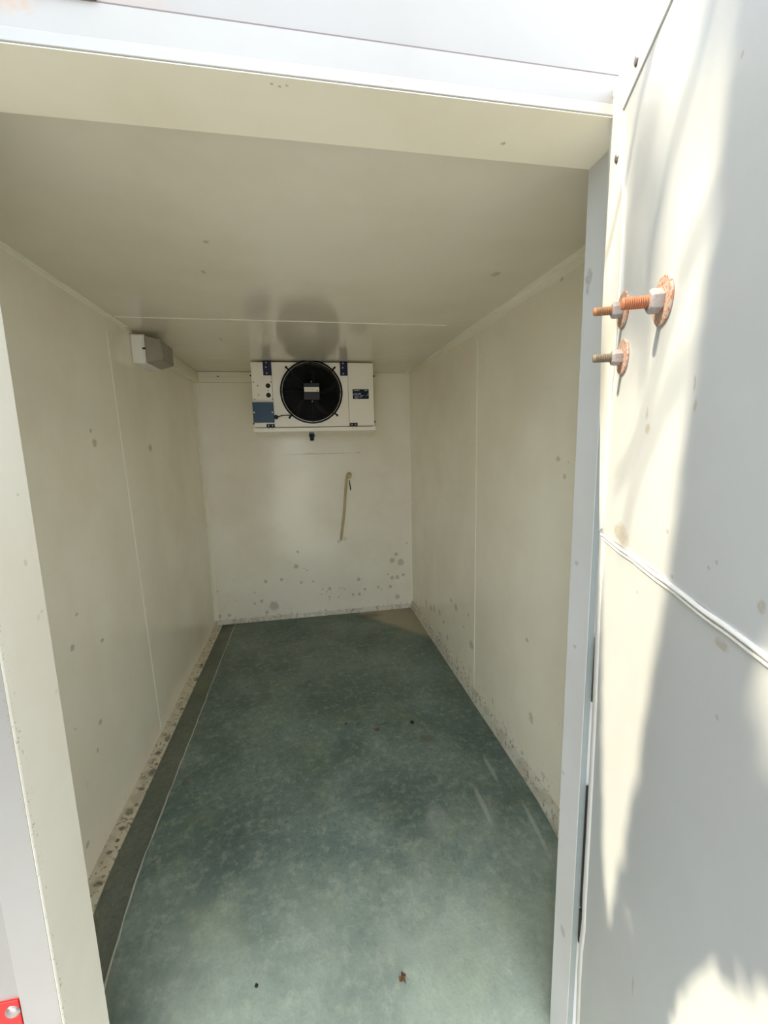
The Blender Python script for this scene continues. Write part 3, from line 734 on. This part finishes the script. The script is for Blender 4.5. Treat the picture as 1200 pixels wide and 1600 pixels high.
# fixing lugs and screws around the guard
for q, a in enumerate((135, 45, 225, 315)):
    ra = math.radians(a + (2 if a > 180 else 0))
    bm = NB()
    tube(bm, [(FC.x + (FR - 0.005) * math.cos(ra), EY - 0.005, FC.z + (FR - 0.005) * math.sin(ra)), (FC.x + (FR + 0.026) * math.cos(ra), EY - 0.004, FC.z + (FR + 0.026) * math.sin(ra))], 0.0050, 8)
    lathe(bm, [(0, 0.0075), (0.004, 0.0075), (0.006, 0.004)], (FC.x + (FR + 0.024) * math.cos(ra), EY, FC.z + (FR + 0.024) * math.sin(ra)), (0, -1, 0), 12)
    obj('fixing_lug', bm, M['black'], ev)
    bm = NB(); lathe(bm, [(0, 0.0032), (0.001, 0.002)], (FC.x + (FR + 0.024) * math.cos(ra), EY - 0.006, FC.z + (FR + 0.024) * math.sin(ra)), (0, -1, 0), 8)
    obj('screw', bm, M['steel'], ev)
# two navy hanging brackets
for (x0, x1) in ((0.546, 0.601), (1.056, 1.107)):
    bm = NB(); box(bm, (x0, EY - 0.004, 1.905), (x1, EY - 0.0002, 1.997), 0.0008, 1); box(bm, (x0, EY - 0.004, 1.9935), (x1, EY + 0.06, 1.9985), 0.0)
    br = obj('hanging_bracket', bm, M['navy'], ev)
    for (fx, z) in ((0.42, 1.986), (0.36, 1.957), (0.42, 1.918)):
        bm = NB(); lathe(bm, [(0, 0.0048), (0.003, 0.0042), (0.004, 0.001)], (x0 + (x1 - x0) * fx, EY - 0.004, z), (0, -1, 0), 10); obj('screw', bm, M['steel'], br)
# knock-out holes with black grommets, small screw holes
for z in (1.8385, 1.777):
    bm = NB(); lathe(bm, [(0, 0.0155), (0.003, 0.0150), (0.0035, 0.009), (0.001, 0.006)], (0.5715, EY - 0.0002, z), (0, -1, 0), 24); obj('grommet', bm, M['rubber'], ev, smooth=40)
for (x, z) in ((0.479, 1.862), (0.592, 1.862), (0.505, 1.838), (0.507, 1.777), (0.5715, 1.807), (0.481, 1.750), (0.594, 1.750)):
    bm = NB(); lathe(bm, [(0, 0.0036), (0.0008, 0.0036)], (x, EY - 0.0001, z), (0, -1, 0), 10); obj('screw_hole', bm, M['dark'], ev)
# blue terminal box with gland and cable
bm = NB(); box(bm, (0.4655, EY - 0.030, 1.597), (0.600, EY - 0.0003, 1.729), 0.003, 2)
tb = obj('terminal_box', bm, M['blue'], ev); tb['label'] = 'square blue terminal box'
for x in (0.4745, 0.592):
    bm = NB(); lathe(bm, [(0, 0.0048), (0.0015, 0.0045)], (x, EY - 0.030, 1.663), (0, -1, 0), 12); obj('screw', bm, M['white'], tb)
bm = NB(); lathe(bm, [(0, 0.012), (0.006, 0.012), (0.007, 0.0145), (0.016, 0.0145), (0.022, 0.011), (0.028, 0.006)], (0.600, EY - 0.016, 1.632), (1, 0, 0), 16)
obj('cable_gland', bm, M['rubber'], tb, smooth=40)
bm = NB()
tube(bm, [(0.624, EY - 0.016, 1.632), (0.638, EY - 0.014, 1.638), (0.655, EY - 0.012, 1.643), (0.675, EY - 0.010, 1.644), (0.695, EY - 0.010, 1.644), (0.712, EY - 0.008, 1.643), (0.726, EY - 0.006, 1.652)], 0.0034, 8)
obj('fan_cable', bm, M['rubber'], ev, smooth=60)
# black lower brackets
for (x0, x1) in ((0.546, 0.600), (1.110, 1.164)):
    bm = NB(); box(bm, (x0, EY - 0.004, 1.5665), (x1, EY - 0.0002, 1.587), 0.0006, 1); br = obj('tray_bracket', bm, M['plateblue'], ev)
    for fx in (0.27, 0.74):
        bm = NB(); lathe(bm, [(0, 0.0045), (0.002, 0.0035)], (x0 + (x1 - x0) * fx, EY - 0.004, 1.5765), (0, -1, 0), 10); obj('screw', bm, M['steel'], br)
        bm = NB(); lathe(bm, [(0, 0.0025), (0.0005, 0.0025)], (x0 + (x1 - x0) * fx, EY - 0.0162, 1.5535), (0, -1, 0), 8); obj('screw_hole', bm, M['rustbit'], ev)
# blue rating plate
bm = NB(); box(bm, (1.137, EY - 0.0022, 1.750), (1.249, EY - 0.0002, 1.815)); pl = obj('rating_plate', bm, M['plateblue'], ev); pl['label'] = 'dark blue rating plate with pale print'
bm = NB(); random.seed(4)
def dash(xa, xb, z, h):
    x = xa
    while x < xb:
        wd_ = random.uniform(0.0018, 0.0034)
        box(bm, (x, EY - 0.0028, z), (min(x + wd_, xb), EY - 0.0022, z + h * random.uniform(0.75, 1))); x += wd_ + 0.0009
dash(1.144, 1.184, 1.8035, 0.006); dash(1.218, 1.241, 1.8035, 0.006)
dash(1.150, 1.168, 1.7855, 0.004); dash(1.174, 1.194, 1.7855, 0.004)
dash(1.149, 1.195, 1.7775, 0.004)
dash(1.150, 1.180, 1.7690, 0.004); dash(1.190, 1.214, 1.7690, 0.005); dash(1.228, 1.237, 1.7690, 0.004)
dash(1.147, 1.170, 1.7600, 0.004); dash(1.176, 1.200, 1.7610, 0.004); dash(1.152, 1.172, 1.7540, 0.003)
obj('plate_print', bm, M['print'], pl)['kind'] = 'stuff'
for x in (1.143, 1.243):
    bm = NB(); lathe(bm, [(0, 0.0036), (0.0015, 0.003)], (x, EY - 0.0022, 1.780), (0, -1, 0), 10); obj('screw', bm, M['steel'], pl)
# side screws
for (x, z, s) in ((EX0, 1.905, -1), (EX0, 1.592, -1), (EX1, 1.905, 1), (EX1, 1.594, 1)):
    bm = NB(); lathe(bm, [(0, 0.006), (0.006, 0.006), (0.007, 0.003), (0.013, 0.003)], (x, EY + 0.012, z), (s, 0, 0), 10); obj('side_screw', bm, M['rubber'], ev)
# drip tray: front lip and a pan sloping to the drain
bm = NB()
zl = 1.5605; zb = 1.5350
x0, x1 = EX0 - 0.006, EX1 + 0.008; y0, y1 = EY - 0.016, L - 0.07
prism(bm, [(x0, y0, zl), (x0, y0, zb), (x0, y0 + 0.02, zb - 0.001), (x0, y0 + 0.20, zb - 0.020), (x0, y1, zb), (x0, y1, zl)], (x1 - x0, 0, 0))
obj('drip_tray', bm, M['tray'], ev)
bm = NB(); lathe(bm, [(0, 0.019), (0.010, 0.019), (0.012, 0.017), (0.020, 0.017)], (0.846, EY + 0.075, 1.535), (0, 0, -1), 20)
dr = obj('drain_outlet', bm, plain('grey_collar', (0.16, 0.17, 0.17), 0.4), ev, smooth=40)
bm = NB(); lathe(bm, [(0.018, 0.020), (0.036, 0.020), (0.037, 0.015), (0.062, 0.014), (0.064, 0.010)], (0.846, EY + 0.075, 1.535), (0, 0, -1), 20)
obj('drain_nut', bm, M['plateblue'], dr, smooth=40)
# suspension rods to the ceiling
for (x, y) in ((0.573, EY + 0.05), (1.082, EY + 0.05), (0.573, EY + 0.36), (1.082, EY + 0.36)):
    bm = NB(); lathe(bm, [(0, 0.004), (0.013, 0.004)], (x, y, EZ1 - 0.001), (0, 0, 1), 8); obj('suspension_stud', bm, M['steel'], ev)

# ------------------------------------------------------------------ bulkhead light on the wall
lf = empty('bulkhead_light', (0.0, 1.56, 1.91))
tag(lf, 'grimy bulkhead light fitting with a white base, high on the wall before the trunking', 'light fitting')
ya, yb = 1.44, 1.66
bm = NB(); box(bm, (0.0005, ya, 1.845), (0.058, yb, 1.980), 0.010, 3); obj('base', bm, M['white'], lf, smooth=40)
bm = NB(); box(bm, (0.0575, ya + 0.001, 1.846), (0.0625, yb - 0.001, 1.979), 0.0015, 1); obj('base_rim', bm, M['white'], lf)
bm = NB()
A = [(0.0625, ya + 0.003, 1.850), (0.0625, ya + 0.003, 1.974), (0.0625, yb - 0.003, 1.974), (0.0625, yb - 0.003, 1.850)]
B = [(0.135, ya + 0.014, 1.866), (0.135, ya + 0.014, 1.958), (0.135, yb - 0.02, 1.958), (0.135, yb - 0.02, 1.866)]
va = [bm.verts.new(p) for p in A]; vb = [bm.verts.new(p) for p in B]
for i in range(4): bm.faces.new((va[i], va[(i + 1) % 4], vb[(i + 1) % 4], vb[i]))
bm.faces.new(va[::-1]); bm.faces.new(vb)
bmesh.ops.bevel(bm, geom=[e for e in bm.edges], offset=0.004, segments=2, affect='EDGES')
obj('diffuser', bm, M['diff'], lf, smooth=35)
bm = NB(); box(bm, (0.052, ya - 0.004, 1.910), (0.068, ya + 0.001, 1.918), 0.001, 1); obj('cover_clip', bm, M['rubber'], lf)

# trunking from the light to the blower
tr = empty('cable_trunking', (0.02, 2.2, 1.96))
tag(tr, 'cream plastic cable trunking running round the rear ceiling corner to the blower', 'trunking')
bm = NB(); box(bm, (0.0005, 1.662, 1.922), (0.036, L - 0.001, 1.9985), 0.002, 1); obj('channel', bm, M['trunk'], tr)
bm = NB(); box(bm, (0.0362, 1.67, 1.928), (0.039, L - 0.04, 1.966), 0.0008, 1); obj('cover_strip', bm, M['trunk'], tr)
bm = NB(); box(bm, (0.0375, L - 0.036, 1.922), (0.50, L - 0.001, 1.9985), 0.002, 1); obj('channel', bm, M['trunk'], tr)
bm = NB(); box(bm, (0.040, L - 0.040, 1.922), (0.50, L - 0.0362, 1.962), 0.0012, 1); obj('cover_strip', bm, M['trunk'], tr)
bm = NB(); box(bm, (0.175, L - 0.042, 1.960), (0.185, L - 0.036, 1.968), 0.001, 1); obj('clip', bm, M['rubber'], tr)

# ------------------------------------------------------------------ old drain hose on the end wall
hs = empty('drain_hose', (1.09, L, 0.9))
tag(hs, 'short yellowed hose clinging to the end wall below the blower', 'hose')
P0 = [(1.152, 1.190), (1.147, 1.205), (1.133, 1.204), (1.124, 1.188), (1.117, 1.150), (1.108, 1.080), (1.098, 0.985), (1.085, 0.870), (1.070, 0.770), (1.058, 0.690), (1.052, 0.650)]
def smooth_path(pts, y, k=5):
    out = []
    for i in range(len(pts) - 1):
        p = [Vector(pts[max(0, i - 1)]), Vector(pts[i]), Vector(pts[i + 1]), Vector(pts[min(len(pts) - 1, i + 2)])]
        for j in range(k):
            t = j / k
            v = 0.5 * ((2 * p[1]) + (-p[0] + p[2]) * t + (2 * p[0] - 5 * p[1] + 4 * p[2] - p[3]) * t * t + (-p[0] + 3 * p[1] - 3 * p[2] + p[3]) * t ** 3)
            out.append((v.x, y, v.y))
    out.append((pts[-1][0], y, pts[-1][1]))
    return out
bm = NB(); tube(bm, smooth_path(P0, L - 0.011), 0.0105, 10); obj('hose', bm, M['hose'], hs, smooth=60)
bm = NB(); tube(bm, [(1.14 + 0.013 * math.cos(2 * PI * i / 20), L - 0.022, 1.184 + 0.016 * math.sin(2 * PI * i / 20)) for i in range(20)], 0.004, 6, closed=True)
obj('clip_ring', bm, M['hose'], hs, smooth=60)
bm = NB(); tube(bm, [(1.139, L - 0.012, 1.152), (1.143, L - 0.012, 1.115), (1.148, L - 0.012, 1.068)], [0.003, 0.0042, 0.0046], 6)
pn = obj('wire_stub', bm, M['rubber'], hs); pn['label'] = 'short black wire end'

# ------------------------------------------------------------------ litter on the floor
def leaf_litter(name, x, y, r, mat, label, cat, seed, flat=0.3):
    random.seed(seed); bm = NB()
    n = 11; ring_ = []
    for k in range(n):
        a = 2 * PI * k / n; rr_ = r * random.uniform(0.5, 1.1)
        ring_.append(bm.verts.new((x + rr_ * math.cos(a), y + rr_ * 1.3 * math.sin(a), 0.0055 + random.uniform(0, r * flat))))
    c = bm.verts.new((x, y, 0.006 + r * flat)); c2 = bm.verts.new((x, y, 0.0052))
    for k in range(n):
        bm.faces.new((ring_[k], ring_[(k + 1) % n], c)); bm.faces.new((ring_[(k + 1) % n], ring_[k], c2))
    d = fall(y)
    bmesh.ops.translate(bm, verts=bm.verts, vec=(0, 0, d))
    return tag(obj(name, bm, mat), label, cat)
leaf_litter('dry_leaf', 0.997, 0.130, 0.013, M['dry'], 'brown crumpled dry leaf on the floor nearest the doorway', 'leaf', 1, 0.8)
leaf_litter('grit_lump', 1.267, 1.095, 0.013, M['dark'], 'black angular lump of grit near the middle of the floor', 'debris', 2, 0.7)
leaf_litter('rust_flake', 1.082, 1.083, 0.013, M['dry'], 'flat reddish flake on the floor beside the black lump', 'debris', 3, 0.15)
leaf_litter('grit_speck', 0.930, 1.160, 0.007, M['dark'], 'tiny black speck of grit, apart from the reddish flake', 'debris', 4, 0.6)
leaf_litter('twig_bit', 0.577, 0.18, 0.006, M['dark'], 'tiny dark sliver on the paler floor close to the stained ledge', 'debris', 6, 0.6)

# ------------------------------------------------------------------ yard
bm = NB(); box(bm, (-30, -30, -0.5), (30, 30, -0.30))
struct(obj('ground', bm, M['ground']), 'pale concrete yard in front of the cold room', 'ground')

shade_hedge = empty('shade_hedge', (-2.9, -3.2, -0.31))  # leafy screen out of view, added to cut light on the door leaf
tag(shade_hedge, 'unseen leafy screen added to cut the light on the door', 'shade_hedge')
bm = NB(); box(bm, (-3.2, -6.0, -0.31), (-2.65, 2.4, 2.3), 0.08, 2)
hc = obj('shade_hedge_core', bm, plain('shade_hedge_green', (0.02, 0.035, 0.012), 0.9, scale=20), shade_hedge)
random.seed(9); vs_ = []; fs_ = []
for i in range(9000):
    if random.random() < 0.75: c = Vector((-2.62 + random.uniform(-0.06, 0.05), random.uniform(-6, 2.4), random.uniform(-0.1, 2.35)))
    else: c = Vector((random.uniform(-3.2, -2.6), random.uniform(-6, 2.4), 2.33 + random.uniform(-0.04, 0.06)))
    nrm = Vector((random.uniform(0, 1), random.uniform(-1, 1), random.uniform(-0.3, 1))).normalized()
    e1 = nrm.orthogonal().normalized(); e2 = nrm.cross(e1); s_ = random.uniform(0.02, 0.045); b = len(vs_)
    vs_ += [c - e1 * s_, c + e2 * s_ * 0.6, c + e1 * s_, c - e2 * s_ * 0.6]; fs_.append((b, b + 1, b + 2, b + 3))
me = bpy.data.meshes.new('shade_hedge_foliage'); me.from_pydata([tuple(v - shade_hedge.location) for v in vs_], [], fs_); me.materials.append(M['leaf'])
ho = bpy.data.objects.new('shade_hedge_foliage', me); C.objects.link(ho); ho.parent = shade_hedge; ho['kind'] = 'stuff'

# ------------------------------------------------------------------ tree beside the container; out of view, its crown is shaped to shade the door leaf
tree = empty('tree', (-1.9, -2.3, -0.31))
tag(tree, 'leafy tree out of view, its crown shaped to shade the door', 'tree')
LIT = [(-0.30, 2.30), (0.44, 2.30), (0.385, 1.90), (0.380, 1.80), (0.370, 1.614), (0.360, 1.517), (0.346, 1.387), (0.335, 1.27), (0.322, 1.182), (0.305, 1.068), (0.280, 0.914), (0.258, 0.80), (0.220, 0.620),
       (0.195, 0.650), (0.172, 0.707), (0.132, 0.911), (0.095, 1.076), (0.070, 1.20), (0.045, 1.30), (-0.30, 1.45)]
GAPS = [[(0.440, 0.70), (0.447, 0.815), (0.468, 0.890), (0.478, 0.84), (0.470, 0.70)],
        [(0.480, 0.70), (0.484, 0.90), (0.499, 0.955), (0.506, 0.90), (0.496, 0.70)],
        [(0.510, 0.74), (0.515, 0.93), (0.528, 0.975), (0.536, 0.92), (0.522, 0.74)],
        [(0.540, 0.78), (0.545, 0.97), (0.58, 1.04), (0.62, 0.98), (0.60, 0.78)],
        [(0.507, 1.21), (0.512, 1.235), (0.526, 1.275), (0.57, 1.28), (0.57, 1.18), (0.53, 1.180)]]
def inside(u, z, poly):
    c = False; n = len(poly)
    for i in range(n):
        (x1, y1), (x2, y2) = poly[i], poly[(i + 1) % n]
        if (y1 > z) != (y2 > z) and u < (x2 - x1) * (z - y1) / (y2 - y1) + x1: c = not c
    return c
def dist(u, z, poly):
    best = 9
    for i in range(len(poly)):
        (x1, y1), (x2, y2) = poly[i], poly[(i + 1) % len(poly)]
        dx, dz = x2 - x1, y2 - y1
        t = max(0, min(1, ((u - x1) * dx + (z - y1) * dz) / (dx * dx + dz * dz + 1e-12)))
        best = min(best, math.hypot(u - x1 - dx * t, z - y1 - dz * t))
    return best
random.seed(21)
verts = []; faces = []
cnt = 0
while cnt < 17000:
    u = random.uniform(-0.05, 1.75); z = random.uniform(-0.15, 2.35)
    if u < 0.62 and random.random() < 0.0: continue
    s = random.uniform(0.016, 0.034)
    if inside(u, z, LIT): continue
    dl_ = dist(u, z, LIT)
    bad = False
    for g in GAPS:
        if inside(u, z, g): bad = True; break
        if abs(u - 0.52) < 0.15:
            if dist(u, z, g) < s * 0.40: bad = True; break
    if bad: continue
    if dl_ < 0.034:
        s = max(0.009, dl_ * 1.0)
    # soft outline of the crown away from the door
    if u > 1.5 + 0.2 * math.sin(z * 5): continue
    c = dw(u, z, random.uniform(1.1, 1.6) if (z < 1.1 and 0.40 < u < 0.64) else random.uniform(2.3, 3.3))
    # leaf roughly facing a random way within 60 degrees of the sun
    nrm = (SUN_DIR + Vector((random.uniform(-1, 1), random.uniform(-1, 1), random.uniform(-1, 1))) * 0.55).normalized()
    e1 = nrm.orthogonal().normalized(); e1 = Matrix.Rotation(random.uniform(0, 2 * PI), 3, nrm) @ e1; e2 = nrm.cross(e1)
    b = len(verts)
    verts += [c - e1 * s * 1.2, c + e2 * s * 0.72 - e1 * s * 0.2, c + e1 * s * 1.2, c - e2 * s * 0.72 - e1 * s * 0.2]
    faces.append((b, b + 1, b + 2, b + 3)); cnt += 1
cnt = 0
while cnt < 1900:
    # sparse leaves added further off to dim and dapple the lit strip
    u = random.uniform(-0.2, 0.5); z = random.uniform(1.12, 2.35)
    if z < 1.36 + 0.5 * u or math.sin(u * 23 + z * 6.0) + math.sin(u * 9 - z * 11) < 0.35 - 1.6 * max(0, z - 1.70): cnt += 1; continue
    s = random.uniform(0.012, 0.022); c = dw(u, z, random.uniform(5.5, 8.5))
    nrm = (SUN_DIR + Vector((random.uniform(-1, 1), random.uniform(-1, 1), random.uniform(-1, 1))) * 0.7).normalized()
    e1 = nrm.orthogonal().normalized(); e1 = Matrix.Rotation(random.uniform(0, 2 * PI), 3, nrm) @ e1; e2 = nrm.cross(e1)
    b = len(verts)
    verts += [c - e1 * s * 1.2, c + e2 * s * 0.72 - e1 * s * 0.2, c + e1 * s * 1.2, c - e2 * s * 0.72 - e1 * s * 0.2]
    faces.append((b, b + 1, b + 2, b + 3)); cnt += 1
me = bpy.data.meshes.new('shade_foliage'); me.from_pydata([tuple(v - tree.location) for v in verts], [], faces); me.materials.append(M['leaf'])
fo = bpy.data.objects.new('shade_foliage', me); C.objects.link(fo); fo.parent = tree; fo['kind'] = 'stuff'
# trunk and limbs
bm = NB()
cr = dw(0.95, 1.4, 2.8)
tube(bm, [(-1.9, -2.3, -0.15), (-1.85, -2.2, 0.8), (-1.7, -1.95, 1.8), (-1.5, -1.6, 2.7), tuple(cr)], [0.12, 0.10, 0.085, 0.065, 0.03], 12)
obj('trunk', bm, M['bark'], tree, smooth=60)
def limb(pts, t, r):
    bm = NB(); path = [dw(a, b, t) for a, b in pts]
    rs = [r * (1 - 0.35 * i / (len(path) - 1)) for i in range(len(path))]
    tube(bm, path, rs, 8); obj('branch', bm, M['bark'], tree, smooth=60)
limb([(1.0, 1.5), (0.75, 1.95), (0.50, 2.12), (0.30, 2.06), (0.226, 1.992), (0.165, 1.945), (0.125, 1.921), (0.085, 1.847), (0.038, 1.791), (-0.01, 1.745)], 1.9, 0.0085)
limb([(1.0, 1.5), (0.6, 2.05), (0.40, 2.02), (0.325, 1.86), (0.303, 1.823), (0.258, 1.77), (0.222, 1.69), (0.214, 1.576), (0.21, 1.50)], 2.9, 0.010)
limb([(0.8, 1.6), (0.50, 1.72), (0.324, 1.631), (0.279, 1.561), (0.234, 1.473), (0.184, 1.402), (0.115, 1.357)], 3.4, 0.009)
limb([(0.8, 1.4), (0.5, 1.56), (0.308, 1.497), (0.243, 1.422), (0.195, 1.346), (0.170, 1.25)], 3.9, 0.009)
